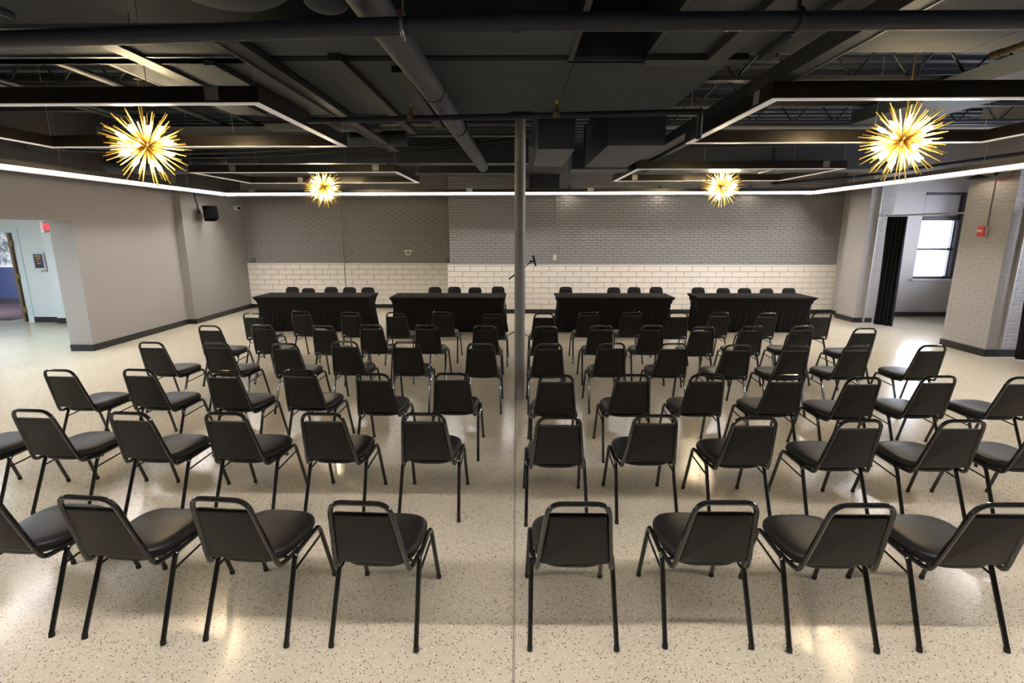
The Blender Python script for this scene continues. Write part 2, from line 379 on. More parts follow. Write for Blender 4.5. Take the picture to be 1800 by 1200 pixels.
struct('baseboard_pilaster_front', M['base'], 7.90, 8.30, 11.875, 11.90, 0, 0.11)
struct('baseboard_pillar_side', M['base'], 7.975, 8.00, 8.56, 9.50, 0, 0.12)
struct('baseboard_pillar_front', M['base'], 8.00, 8.62, 8.555, 8.58, 0, 0.12)
struct('baseboard_right_corner', M['base'], 8.10, 8.12, 12.60, 13.15, 0, 0.11)
wb = mk('wall_alcove', None, None, (0,0,0), kind='structure')
for nm, b in (('lower', (8.45, 12.2, 12.80, 13.05, 0, 0.94)), ('left', (8.45, 9.80, 12.80, 13.05, 0.94, 3.0)), ('right', (10.78, 12.2, 12.80, 13.05, 0.94, 3.0)), ('upper', (8.45, 12.2, 12.80, 13.05, 3.0, 4.15))):
    mk('wall_section', boxm('alcove_'+nm, M['brick2'], *b), wb)
al = MB()
for k in range(44):
    z = 0.13 + k*0.0675
    if z < 0.9: al.box(8.46, 11.2, 12.795, 12.80, z, z+0.06)
    else: al.box(8.46, 9.78, 12.795, 12.80, z, z+0.06)
o = mk('brick_course', al.mesh('brick_course', M['brick2'], False), wb); o['kind'] = 'stuff'
struct('baseboard_alcove', M['base'], 8.46, 11.2, 12.775, 12.795, 0, 0.11)
wo = mk('wall_right_outer', None, None, (0,0,0), kind='structure')
for b_ in ((11.0, 11.2, -4, 13.05, 0, 0.94), (11.0, 11.2, -4, 13.05, 3.0, 4.15), (11.0, 11.2, -4, 4.8, 0.94, 3.0), (11.0, 11.2, 7.0, 7.5, 0.94, 3.0), (11.0, 11.2, 9.7, 10.2, 0.94, 3.0), (11.0, 11.2, 12.4, 13.05, 0.94, 3.0)):
    mk('wall_section', boxm('outer_section', M['brick2'], *b_), wo)
for wi, y0 in enumerate((4.8, 7.5, 10.2)):
    w2 = mk('window_%d' % (wi+2), None, None, (11.0, y0, 0.94), kind='structure')
    for nm, mm, b_ in (('frame_stile','frame',(0.03,0.17,0,0.05,0,2.06)),('frame_stile','frame',(0.03,0.17,2.15,2.2,0,2.06)),('frame_rail','frame',(0.03,0.17,0.05,2.15,0,0.06)),('frame_rail','frame',(0.03,0.17,0.05,2.15,2.0,2.06)),
                       ('transom','frame',(0.03,0.17,0.05,2.15,1.4,1.48)),('meeting_rail','frame',(0.06,0.14,0.05,2.15,0.70,0.74)),('pane','glass',(0.10,0.106,0.05,2.15,0.06,1.40)),('pane','glass',(0.10,0.106,0.05,2.15,1.48,2.0))):
        mk(nm, boxm(nm, M[mm], *b_), w2)
    portal('daylight_portal', (11.19, y0+1.1, 1.97), (0, R(90), 0), 2.05, 2.2)
struct('wall_behind', M['drywall'], -8, 11.2, -4.2, -4, 0, 4.15)
struct('wall_right_near', M['brick2'], 8.62, 8.9, -4, 5.6, 0, 4.15)
# window
wn = mk('window_1', None, None, (9.80, 12.80, 0.94), kind='structure'); wn['label'] = 'dark framed sash window in the alcove, blind over its top light'
W, H = 0.98, 2.06
def wbox(nm, mm, *b, p=None): return mk(nm, boxm(nm, M[mm], *b), p or wn)
wbox('frame_stile', 'frame', 0, 0.03, 0.03, 0.2, 0, H); wbox('frame_stile', 'frame', W-0.08, W, 0.0, 0.2, 0, H)
wbox('frame_rail', 'frame', 0.03, W-0.08, 0.02, 0.2, H-0.06, H); wbox('frame_rail', 'frame', 0.03, W-0.08, 0.02, 0.2, 0, 0.06)
wbox('transom', 'frame', 0.03, W-0.08, 0.02, 0.2, 1.40, 1.50)
wbox('meeting_rail', 'frame', 0.03, W-0.08, 0.05, 0.14, 0.69, 0.745)
wbox('sash_stile', 'frame', W-0.14, W-0.10, 0.06, 0.14, 0.06, 1.40)
wbox('sill', 'sill', -0.03, W+0.01, -0.05, 0.1, -0.035, 0.0)
for z0, z1, y in ((0.06, 0.70, 0.10), (0.74, 1.40, 0.12)):
    wbox('pane', 'glass', 0.03, W-0.14, y, y+0.006, z0, z1)
wbox('blind', 'blind', 0.03, W-0.08, 0.08, 0.10, 1.50, H-0.06)
wbox('pane', 'glass', 0.03, W-0.08, 0.15, 0.156, 1.50, H-0.06)

# ------------------------------------------------------------------ ceiling
struct('ceiling', M['deck'], -8.0, 12.2, -4.2, 14.45, 4.15, 4.3)
ce = bpy.data.objects['ceiling']
def panel(x0, x1, y0, y1, z=3.40):
    # boards hung below the deck, about 1.2 m wide with fine joints
    n = max(1, round((x1-x0)/1.22)); wd = (x1-x0)/n
    for k in range(n):
        mk('ceiling_board', boxm('ceiling_board', M['panel'], x0+k*wd+0.003, x0+(k+1)*wd-0.003, y0, y1, z, z+0.03), ce)
panel(-3.25, 1.68, 4.38, 6.28)
panel(-6.1, 0.40, 3.70, 4.25); panel(1.02, 6.8, 1.2, 4.22)
panel(1.02, 6.8, -1.5, 1.19)
for x0, x1, y0, y1 in ((-3.25, 1.68, 4.38, 4.41), (-3.25, 1.68, 6.25, 6.28), (1.02, 6.8, 4.19, 4.22)):
    mk('board_edge', boxm('board_edge', M['beam'], x0, x1, y0, y1, 3.43, 3.62), ce)

# ribs of the deck at the back right
dr = MB()
for k in range(26): dr.box(-7.9, 8.3, 6.5+k*0.3, 6.6+k*0.3, 4.11, 4.15)
o = mk('deck_rib', dr.mesh('deck_rib', M['duct'], False), ce); o['kind'] = 'stuff'

# beams and struts under the boards
def beam(name, label, cat, b, m='beam', group=None):
    cx, cy = (b[0]+b[1])/2, (b[2]+b[3])/2
    return mk(name, boxm(name, M[m], b[0]-cx, b[1]-cx, b[2]-cy, b[3]-cy, 0, b[5]-b[4]), None, (cx, cy, b[4]), None, label, cat, group)
o = beam('steel_beam', 'black cross beam above the left near lamp frame, pale lower lip', 'beam', (-6.0, -2.0, 4.25, 4.39, 3.385, 3.50))
mk('flange', boxm('flange', M['duct'], -2.0, 2.0, -0.10, 0.06, 0.0, 0.012), o)
beam('steel_beam', 'short black strip across the boards right of the hatch', 'beam', (0.98, 1.75, 4.24, 4.38, 3.36, 3.44))
beam('steel_beam', 'wide black strut running back above the left near lamp frame', 'beam', (-2.95, -2.82, 3.74, 6.2, 3.375, 3.40))
beam('steel_beam', 'black strut above the right corner of the left near lamp frame', 'beam', (-2.42, -2.34, 4.3, 6.2, 3.35, 3.40))
o = beam('steel_beam', 'double channel strut running back left of the large round duct', 'beam', (-2.0, -1.86, 3.74, 8.6, 3.33, 3.385))
mk('lip', boxm('lip', M['duct'], -0.085, -0.065, -2.43, 2.43, -0.012, 0.0), o)
beam('steel_beam', 'dark strut under the boards just left of the large round duct', 'beam', (-1.42, -1.32, 4.2, 7.2, 3.35, 3.40))
beam('steel_beam', 'short dark strut close beside the large round duct', 'beam', (-0.98, -0.88, 4.35, 6.6, 3.31, 3.36))
o = beam('steel_beam', 'black channel strut running back over the right near lamp frame', 'beam', (1.98, 2.10, -0.5, 9.4, 3.22, 3.34))
mk('lip', boxm('lip', M['galv'], 0.06, 0.075, -4.9, 4.9, -0.006, 0.004), o)
beam('steel_beam', 'grey channel beside the black strut over the right lamp frame', 'beam', (1.80, 1.86, -0.5, 4.2, 3.34, 3.40), 'duct')
beam('steel_beam', 'dark duct strip on the boards right of the hatch', 'beam', (1.42, 1.56, -0.5, 4.2, 3.34, 3.40))
beam('steel_beam', 'thin pale strut rising to the right rear lamp frame', 'beam', (2.30, 2.38, 6.4, 9.2, 3.26, 3.33), 'duct')
beam('steel_beam', 'pale strip under the deck behind the left boards', 'beam', (-3.2, -1.75, 6.9, 7.1, 3.36, 3.42), 'panel')
# black hatch between boards
hb = MB().box(0.40, 0.44, 3.2, 4.44, 3.40, 4.15).box(0.98, 1.02, 3.2, 4.44, 3.40, 4.15).box(0.40, 1.02, 4.40, 4.44, 3.40, 4.15)
mk('hatch_side', hb.mesh('hatch_side', M['beam'], False), ce)

def pipe(name, label, cat, pts, r, m='pipe', n=12, group=None, caps=()):
    c = Vector(pts[0])
    o = mk(name, MB().tube([Vector(p)-c for p in pts], r, n).mesh(name, M[m]), None, c, None, label, cat, group)
    for p in caps:
        mk('coupling', MB().tube([Vector(p[0])-c, Vector(p[1])-c], r*1.25, n).mesh('coupling', M[m]), o)
    return o
pipe('water_pipe', 'thick dark pipe crossing the whole ceiling near the camera', 'pipe', [(-7.5, 3.02, 3.065), (-2.73, 2.93, 3.075), (0, 2.785, 3.10), (8.5, 2.785, 3.105)], 0.043, n=16,
     caps=[((-0.02, 2.785, 3.10), (0.02, 2.785, 3.10))])
cl = thing('pipe_hanger', 'grey clevis hanger with red tag on the thick cross pipe', 'hanger', (-0.565, 2.815, 3.095))
mk('strap', MB().tube([(-0.0, 0.056*math.cos(a), 0.056*math.sin(a)) for a in [k*math.pi/8 for k in range(17)]], 0.010, 6).mesh('strap', M['galv']), cl)
mk('rod', MB().tube([(0,0,0.05), (0,0,0.25)], 0.006, 6).mesh('hanger_rod', M['galv']), cl)
mk('tag', boxm('tag', M['red_tag'], -0.016, 0.016, -0.066, -0.058, 0.03, 0.05), cl)
c2 = thing('pipe_hanger', 'black split hanger on the thick cross pipe at right', 'hanger', (1.37, 2.785, 3.10))
mk('strap', MB().tube([(-0.0, 0.055*math.cos(a), 0.055*math.sin(a)) for a in [k*math.pi/8 for k in range(17)]], 0.010, 6).mesh('strap2', M['beam']), c2)
mk('rod', MB().tube([(0,0,0.05), (0,0,0.2)], 0.012, 6).mesh('hanger_rod2', M['beam']), c2)
pipe('water_pipe', 'thin dark pipe running back to the thick cross pipe at far left', 'pipe', [(-2.86, 1.0, 3.30), (-2.86, 3.2, 3.29)], 0.022)
pipe('water_pipe', 'single thin conduit running back above the thick cross pipe at left', 'pipe', [(-2.02, 1.5, 3.38), (-2.02, 3.2, 3.38)], 0.012)
sp = pipe('sprinkler_pipe', 'dark sprinkler pipe crossing the ceiling in front of the column', 'pipe', bez([(-1.97, 5.14, 3.113), (-0.04, 5.0, 3.12), (1.62, 4.86, 3.127), (1.62, 4.86, 2.90)], 0.04), 0.0255)
for x, y, wds in ((-0.98, 5.065, 'brass upright sprinkler head left of the column'), (0.36, 4.965, 'brass upright sprinkler head right of the column')):
    s_ = thing('fire_sprinkler', wds, 'sprinkler', (x, y, 3.148)); s_.scale = (0.86, 0.86, 0.86)
    mk('fitting', MB().lathe([(0.045,-0.05),(0.045,0.0),(0.03,0.012),(0.022,0.02),(0.018,0.075),(0.001,0.076)], 14).mesh('fitting', M['doorbrass']), s_)
    mk('nozzle', MB().lathe([(0.010,0.07),(0.013,0.10),(0.024,0.108),(0.020,0.113),(0.002,0.114)], 12).mesh('nozzle', M['brass']), s_)
dd = pipe('round_duct', 'large round duct running back from the near ceiling to the back wall', 'duct', [(-0.80, 1.5, 3.27), (-0.75, 3.2, 3.25), (-0.70, 4.66, 3.25), (-0.62, 9.85, 3.25)], 0.095, 'duct', 24)
for a, b in (((-0.70,4.62,3.25),(-0.70,4.64,3.25)), ((-0.665,6.2,3.25),(-0.665,6.22,3.25))):
    mk('seam', MB().tube([Vector(a)-Vector((-0.80,1.5,3.27)), Vector(b)-Vector((-0.80,1.5,3.27))], 0.099, 24).mesh('seam', M['pipe']), dd)
for x, y, z, r, wds in ((-1.40, 2.72, 3.17, 0.34, 'big round grey duct cap at the top left edge'), (-0.97, 2.9, 3.19, 0.11, 'smaller round grey duct cap beside the large round duct')):
    q = thing('round_duct', wds, 'duct', (x, y, z))
    mk('domed_cap', MB().lathe([(0.02, 0.0)] + [(r*math.sin(a), r*0.45*(1-math.cos(a))) for a in [k*math.pi/16 for k in range(1, 9)]], 36).mesh('domed_cap', M['panel']), q)
    mk('collar', MB().lathe([(r, r*0.45), (r, 4.14-z)], 36).mesh('collar', M['panel']), q)

def duct(label, b, m='duct', seams=()):
    cx, cy = (b[0]+b[1])/2, (b[2]+b[3])/2
    q = mk('square_duct', boxm('square_duct', M[m], b[0]-cx, b[1]-cx, b[2]-cy, b[3]-cy, 0, b[5]-b[4]), None, (cx, cy, b[4]), None, label, 'duct')
    for k in seams:
        if b[1]-b[0] > b[3]-b[2]:
            mk('flange', boxm('duct_flange', M[m], k-cx-0.02, k-cx+0.02, b[2]-cy-0.02, b[3]-cy+0.02, -0.02, b[5]-b[4]+0.02), q)
        else:
            mk('flange', boxm('duct_flange', M[m], b[0]-cx-0.02, b[1]-cx+0.02, k-cy-0.02, k-cy+0.02, -0.02, b[5]-b[4]+0.02), q)
    return q
duct('narrow square duct dropping just right of the column top', (0.25, 0.69, 6.42, 8.10, 3.045, 3.72))
duct('wide square duct right of the narrow one behind the column', (1.08, 1.75, 6.42, 8.74, 3.085, 3.72), seams=(8.6,))
duct('black duct stub on the back wall behind the column', (0.30, 1.00, 12.55, 13.2, 3.08, 3.40), 'beam')
duct('long cross duct in front of the right back wall', (0.95, 6.6, 9.22, 9.76, 3.13, 3.53), seams=(2.3, 4.4))
duct('long cross duct in front of the left back wall', (-7.2, 0.22, 10.0, 10.36, 3.33, 3.85), seams=(-2.4,))
duct('deep black duct above the left rear lamp frame', (-7.2, 0.2, 11.6, 12.3, 3.32, 3.7), 'beam')
duct('blue-grey flat duct running back at the far right ceiling', (4.50, 5.3, 4.6, 7.4, 3.50, 3.66), 'duct')
duct('grey flat duct crossing above the left near chandelier', (-5.6, -2.3, 7.2, 7.5, 3.33, 3.45), 'panel')
pipe('round_duct', 'long dark round duct high behind the left near chandelier', 'duct', [(-7.4, 8.2, 3.40), (-3.6, 7.95, 3.40), (-1.6, 7.95, 3.42)], 0.11, 'duct', 18)
pipe('round_duct', 'curved dark duct beside the left wall above the ring light', 'duct', [(-7.2, 9.4, 3.22), (-6.3, 9.6, 3.22), (-5.6, 9.95, 3.30), (-5.2, 10.5, 3.6)], 0.14, 'duct', 18)
pipe('brass_pipe', 'greenish brass pipe end at the right ceiling edge', 'pipe', [(3.34, 2.6, 3.30), (3.34, 3.97, 3.30)], 0.022, 'doorbrass', caps=[((3.34,3.9,3.30),(3.34,3.97,3.30))])
pipe('water_pipe', 'dark pipe sloping along the right wall above the ring light', 'pipe', [(6.2, 13.0, 3.22), (7.2, 11.5, 3.22), (7.6, 7.0, 3.22)], 0.03)
for k, (y, z, wds) in enumerate(((7.7, 3.60, 'nearest'), (7.95, 3.56, 'second'), (8.25, 3.58, 'third'), (8.6, 3.54, 'fourth'))):
    pipe('conduit', wds + ' of the grey conduits crossing behind the right near lamp frame', 'conduit', [(1.9, y, z), (7.4, y, z)], 0.022, 'conduit' if k % 2 else 'pipe', 8)
for k, (y, z, wds) in enumerate(((7.6, 3.55, 'upper'), (8.1, 3.48, 'lower'))):
    pipe('conduit', wds + ' pale conduit crossing left of the large round duct', 'conduit', [(-3.4, y, z), (0.2, y, z)], 0.016, 'conduit', 8)
def sag(p0, p1, d, n=14):
    p0, p1 = Vector(p0), Vector(p1)
    return [p0.lerp(p1, t) - Vector((0,0,d*4*t*(1-t))) for t in [k/n for k in range(n+1)]]
for p0, p1, d, wds in (((-3.6, 8.5, 3.52), (0.2, 8.4, 3.60), 0.16, 'upper'), ((-3.4, 8.68, 3.50), (0.3, 8.62, 3.66), 0.24, 'middle'), ((-2.6, 8.4, 3.46), (0.1, 8.5, 3.52), 0.10, 'lower')):
    pipe('cable', wds + ' black cable sagging across behind the large round duct', 'cable', sag(p0, p1, d), 0.014, 'cable', 6)
for p0, p1, d, wds in (((-6.8, 8.1, 3.3), (-2.4, 8.3, 3.42), 0.10, 'upper'), ((-6.4, 8.3, 3.24), (-2.2, 8.4, 3.36), 0.08, 'lower')):
    pipe('cable', wds + ' dark blue cable run behind the left near chandelier', 'cable', sag(p0, p1, d), 0.016, 'cable', 6)
pipe('cable', 'black cable run sagging behind the right near chandelier', 'cable', sag((1.9, 8.9, 3.50), (7.0, 8.4, 3.60), 0.12), 0.02, 'cable', 6)
# open-web joists on the right and left
def joist(label, x0, x1, y, zb=3.68, zt=4.10):
    t_ = thing('bar_joist', label, 'joist', (x0, y, zb))
    L = x1 - x0
    for nm, z in (('bottom_chord', 0.0), ('top_chord', zt-zb-0.05)):
        mk(nm, boxm(nm, M['beam'], 0, L, -0.04, 0.04, z, z+0.045), t_)
    st = 0.62; n = int(L/st)
    dm = [MB().tube([(0,0,0.03), (st/2,0,zt-zb-0.03)], 0.013, 6).mesh('web_bar', M['beam']), MB().tube([(0,0,zt-zb-0.03), (st/2,0,0.03)], 0.013, 6).mesh('web_bar', M['beam'])]
    for k in range(n):
        mk('web_bar', dm[0], t_, (k*st, 0, 0)); mk('web_bar', dm[1], t_, (k*st+st/2, 0, 0))
for y, wds in ((4.85, 'nearest'), (6.03, 'second'), (7.2, 'third'), (8.4, 'fourth')):
    joist('%s black open-web joist behind the right ceiling boards' % wds, 1.75, 8.0, y)
for y, wds in ((6.2, 'nearest'), (7.4, 'second')):
    joist('%s black open-web joist left of the ceiling boards' % wds, -7.6, -3.3, y)
for k, x in enumerate((-3.9, -3.45)):
    pipe('water_pipe', ('left', 'right')[k] + ' of two dark pipes running back at the left ceiling gap', 'pipe', [(x, 4.3, 3.5), (x-0.05, 8.0, 3.5)], 0.03)
for k, x in enumerate((-4.9, -4.75)):
    pipe('conduit', ('left', 'right')[k] + ' of two grey conduits running back at far left', 'conduit', [(x, 4.3, 3.45), (x, 7.6, 3.45)], 0.016, 'pipe')

# ------------------------------------------------------------------ column
co = thing('steel_column', 'grey round steel column standing in the central aisle', 'column', (0.04, 6.25, 0))
mk('shaft', MB().tube([(0,0,0), (0,0,3.42)], 0.064, 28).mesh('shaft', M['column']), co)
mk('cap_plate', boxm('cap_plate', M['beam'], -0.12, 0.12, -0.12, 0.12, 3.38, 3.40), co)

# ------------------------------------------------------------------ linear lights
def cable(parent, x, y, z0, z1):
    mk('cable', MB().tube([(x, y, z0), (x, y, z1)], 0.003, 5).mesh('cable', M['wire']), parent)
def rect_lamp(name, label, cat, x0, x1, y0, y1, z, wd, hh, lit, plates=(), group=None, ztop=4.14, dz=None):
    cx, cy = (x0+x1)/2, (y0+y1)/2
    t_ = thing(name, label, cat, (cx, cy, z), group=group)
    hx, hy = (x1-x0)/2, (y1-y0)/2
    e = 0.006
    dm = M['lit'] if lit else M['diffuser']
    def tilt(me):
        if dz:
            for v in me.vertices: v.co.z += dz*v.co.x/hx
        return me
    H_ = M['housing'] if lit else M['housing_b']
    for b in ((-hx, hx, -hy, -hy+wd), (-hx, hx, hy-wd, hy), (-hx, -hx+wd, -hy+wd, hy-wd), (hx-wd, hx, -hy+wd, hy-wd)):
        mk('housing', tilt(boxm('housing', H_, *b, 0.004, hh)), t_)
        x_ = b[1]-b[0] > b[3]-b[2]
        d = (b[0]+e, b[1]-e, b[2]+e, b[3]-e) if x_ else (b[0]+e, b[1]-e, b[2]-e, b[3]+e)
        o = mk('diffuser', tilt(boxm('diffuser', dm, *d, -0.004, 0.0045)), t_)
    for (px, py, face, mm) in plates:
        x, y = px-cx, py-cy
        a = 0.055; h2 = min(hh*0.42, 0.05)
        zc = hh*0.55 + (dz*x/hx if dz else 0)
        if face == 'y': mk('cover_plate', boxm('cover_plate', M[mm], x-a, x+a, y-0.004, y, zc-h2, zc+h2), t_)
        else: mk('cover_plate', boxm('cover_plate', M[mm], x-0.004, x, y-a, y+a, zc-h2, zc+h2), t_)
    for x, y in ((-hx+wd/2, -hy+wd/2), (hx-wd/2, -hy+wd/2), (-hx+wd/2, hy-wd/2), (hx-wd/2, hy-wd/2), (0.25*hx, hy-wd/2), (-0.35*hx, -hy+wd/2), (0.5*hx, -hy+wd/2)):
        cable(t_, x, y, hh + (dz*x/hx if dz else 0), ztop - z)
    return t_
def ring_lamp(name, label, x0, x1, y0, y1, z, dz):
    cx, cy = (x0+x1)/2, (y0+y1)/2; hx, hy = (x1-x0)/2, (y1-y0)/2
    t_ = thing(name, label, 'ceiling lamp', (cx, cy, z))
    def side(k, prof):
        # prof: (offset outwards, z) polygon; mitred along side k
        ends = []
        for e in (0, 1):
            r = []
            for d, zz in prof:
                sx = (-1, 1, 1, -1)[(k+e) % 4]; sy = (-1, -1, 1, 1)[(k+e) % 4]
                X = sx*(hx+d); r.append((X, sy*(hy+d), zz + dz*X/hx))
            ends.append(r)
        return ends
    for k in range(4):
        mk('housing', MB().rings(side(k, [(0.0,0.0435),(0.0,0.115),(0.062,0.115),(0.062,-0.028),(0.055,-0.028),(0.055,0.0435)])).mesh('housing', M['housing'], False), t_)
        mk('diffuser', MB().rings(side(k, [(0.005,0.020),(0.005,0.030),(0.054,0.030),(0.054,0.020)])).mesh('diffuser', M['lit'], False), t_)
        mk('lens_edge', MB().rings(side(k, [(0.0,0.016),(0.0,0.043),(0.004,0.043),(0.004,0.016)])).mesh('lens_edge', M['lit_edge'], False), t_)
    for px, mm in ((-6.2,'plate_d'), (-1.1,'plate'), (1.72,'plate'), (4.5,'plate')):
        x = px-cx; zz = 0.088 + dz*x/hx
        mk('cover_plate', boxm('cover_plate', M[mm], x-0.07, x+0.07, hy-0.004, hy, zz-0.026, zz+0.05), t_)
    return t_
rl = ring_lamp('linear_light', 'long lit white strip lamp in a black housing ringing the whole room', -6.80, 6.86, 1.58, 12.40, 2.935, 0.016)
for k, x in enumerate((-5.6, -4.2, -2.9, -1.3, 0.2, 1.4, 2.7, 4.1, 5.6)):
    cable(rl, x-0.03, 12.42-6.99, 0.1, 0.9)
for y in (5, 6.5, 8, 9.5, 11):
    cable(rl, -6.86, y-6.99, 0.09, 1.0); cable(rl, 6.86, y-6.99, 0.12, 1.0)
G = 'unlit rectangular lamp frames around the chandeliers'
rect_lamp('frame_lamp', 'unlit black rectangular lamp frame around the left near chandelier', 'ceiling lamp', -5.66, -2.05, 4.36, 6.55, 3.09, 0.075, 0.125, False, plates=[(-2.42, 4.36, 'y', 'plate_d'), (-2.125, 6.2, 'x', 'plate_d')], group=G, dz=0.004)
rect_lamp('frame_lamp', 'unlit black rectangular lamp frame around the right near chandelier', 'ceiling lamp', 1.97, 5.44, 4.27, 6.38, 3.10, 0.075, 0.125, False, plates=[(1.97, 4.55, 'x', 'plate_d')], group=G, dz=0.004)
rect_lamp('frame_lamp', 'unlit black rectangular lamp frame around the left rear chandelier', 'ceiling lamp', -5.72, -2.07, 9.30, 11.40, 3.095, 0.075, 0.125, False, plates=[(-4.95, 9.30, 'y', 'plate_d'), (-2.45, 9.30, 'y', 'plate'), (-4.6, 11.325, 'y', 'plate_d')], group=G, dz=0.004)
rect_lamp('frame_lamp', 'unlit black rectangular lamp frame around the right rear chandelier', 'ceiling lamp', 1.98, 5.44, 8.90, 11.05, 3.10, 0.075, 0.125, False, plates=[(2.42, 10.975, 'y', 'plate'), (5.1, 8.90, 'y', 'plate_d')], group=G, dz=0.004)

# ------------------------------------------------------------------ sputnik chandeliers
rod_m = [MB().tube([(0,0,0.025), (0,0,L)], 0.0056, 6).mesh('rod', M['brass']) for L in (0.31, 0.35, 0.392)]
sock_m = MB().tube([(0,0,0.02), (0,0,0.15), (0,0,0.172)], 0.0105, 8).mesh('lamp_socket', M['brass'])
bulb_m = MB().lathe([(0.009,0.172),(0.015,0.182),(0.0185,0.20),(0.0185,0.222),(0.014,0.246),(0.006,0.262),(0.001,0.264)], 10).mesh('bulb', M['bulb'])
hub_m = MB().lathe([(0.001,-0.035)] + [(0.035*math.sin(a), -0.035*math.cos(a)) for a in [k*math.pi/8 for k in range(1, 8)]] + [(0.001,0.035)], 16).mesh('hub', M['brass'])
can_m = MB().lathe([(0.065,-0.02),(0.065,-0.005),(0.03,0),(0.001,0)], 20).mesh('canopy', M['brass'])
can_d = MB().lathe([(0.035,-0.02),(0.035,-0.005),(0.02,0),(0.001,0)], 16).mesh('canopy', M['beam'])
def chandelier(label, loc, rz, top, dark=False):
    t_ = thing('chandelier', label, 'chandelier', loc, rz, 'gold starburst chandeliers')
    top -= loc[2]
    mk('hub', hub_m, t_); mk('stem', MB().tube([(0,0,0.02), (0,0,top-0.02)], 0.007, 8).mesh('stem', M['brass']), t_); mk('canopy', can_d if dark else can_m, t_, (0,0,top)); mk('hanger_rod', MB().tube([(0,0,top), (0,0,4.15-loc[2])], 0.005, 6).mesh('hanger_rod', M['beam']), t_)
    N = 124; rnd = random.Random(11)
    for k in range(N):
        z = 1 - 2*(k+0.5)/N; r = math.sqrt(1-z*z); a = k*2.399963 + rnd.uniform(-.12,.12)
        v = Vector((r*math.cos(a), r*math.sin(a), z))
        if v.z > 0.97: continue
        mk('rod', rod_m[rnd.choice((0,1,2,2))], t_, None, v.to_track_quat('Z', 'Y'))
    for k in range(14):
        z = 1 - 2*(k+0.5)/14
        if z > 0.9: z = 0.8
        r = math.sqrt(1-z*z); a = k*2.399963 + 0.5
        q = Vector((r*math.cos(a), r*math.sin(a), z)).to_track_quat('Z', 'Y')
        sk = mk('lamp_socket', sock_m, t_, None, q); mk('bulb', bulb_m, sk)
chandelier('large looking gold starburst chandelier hanging nearest on the left', (-3.75, 5.46, 2.935), 0.2, 3.58, True)
chandelier('large looking gold starburst chandelier hanging nearest on the right', (3.80, 5.38, 2.965), 1.4, 4.1)
chandelier('small looking gold starburst chandelier before the left back wall', (-3.80, 10.45, 2.925), 2.3, 3.67)
chandelier('small looking gold starburst chandelier before the right back wall', (3.92, 10.2, 2.92), 3.6, 3.67)

# ------------------------------------------------------------------ gooseneck wall lamps
def sconce(label, base, out, rz):
    t_ = thing('gooseneck_lamp', label, 'wall lamp', base, rz, 'gooseneck lamps on the painted brick')
    # local: wall plane y=0, lamp reaches towards -y
    mk('wall_plate', MB().lathe([(0.05,0),(0.05,0.012),(0.001,0.013)], 16).mesh('wall_plate', M['housing']), t_, (0,0,0.10), (R(90),0,0))
    pts = [(0,0,0.10)] + [(0, -out*0.5 - out*0.5*math.cos(a), 0.12 + 0.11*math.sin(a)) for a in [math.pi - k*math.pi/10 for k in range(11)]][::1]
    pts = [(0,0,0.10), (0,-0.04,0.13), (0,-0.10,0.19), (0,-out+0.05,0.20), (0,-out,0.15), (0,-out,0.06)]
    mk('arm', MB().tube(bez(pts, 0.06), 0.010, 8).mesh('arm', M['housing']), t_)
    mk('shade', MB().rings([[(r*math.cos(2*math.pi*k/28), -out+r*math.sin(2*math.pi*k/28), z) for k in range(28)] for r, z in ((0.03,0.07),(0.05,0.055),(0.10,0.035),(0.165,0.0),(0.163,-0.002),(0.10,0.028),(0.03,0.045))], cap1=True).mesh('shade', M['housing']), t_)
    mk('bulb', MB().lathe([(0.012,0.046),(0.028,0.042),(0.032,0.032),(0.026,0.024),(0.001,0.021)], 16, (0,-out,0)).mesh('flood_bulb', M['sconce_bulb']), t_)
for x, wds in ((1.29, 'black gooseneck lamp on the back brick wall nearest the column'), (3.50, 'black gooseneck lamp on the back brick wall, middle of three'), (5.70, 'black gooseneck lamp on the back brick wall behind the right rear chandelier')):
    sconce(wds, (x, 13.215, 2.975), 0.26, 0)
sconce('black gooseneck lamp on the right pillar above the red fire alarm', (8.00, 9.0, 2.95), 0.30, R(-90))

# ------------------------------------------------------------------ chairs
def side_frame_pts(s):
    return dict(rear=[(s*0.222,-0.285,0.012),(s*0.2125,-0.108,0.413),(s*0.212,-0.065,0.415)], rail=[(s*0.212,-0.065,0.415),(s*0.212,0.115,0.417)],
                front=[(s*0.212,0.115,0.417),(s*0.2135,0.168,0.414),(s*0.226,0.285,0.012)])
TR = 0.0132
def superell(hx_f, hx_r, y0, y1, n=40, p=3.4, ins=0.0):
    out = []
    for k in range(n):
        a = 2*math.pi*k/n
        c, s = math.cos(a), math.sin(a)
        x = math.copysign(abs(c)**(2/p), c); y = math.copysign(abs(s)**(2/p), s)
        yy = (y0+y1)/2 + y*((y1-y0)/2 - ins)
        t = (yy-y0)/(y1-y0); hx = hx_r + (hx_f-hx_r)*min(1, t*1.25)
        out.append((x*(hx-ins), yy))
    return out
def seat_mesh(name):
    m = MB(); rings = []
    for ins, z in ((0.05,0.410),(0.018,0.411),(0.006,0.418),(0.0,0.434),(0.0,0.448),(0.003,0.452),(0.002,0.456),(0.008,0.466),(0.022,0.475),(0.05,0.481),(0.10,0.485),(0.15,0.487)):
        rings.append([(x, y, z) for x, y in superell(0.211, 0.190, -0.205, 0.238, ins=ins)])
    return m.rings(rings).mesh(name, M['vinyl'], True, 60)
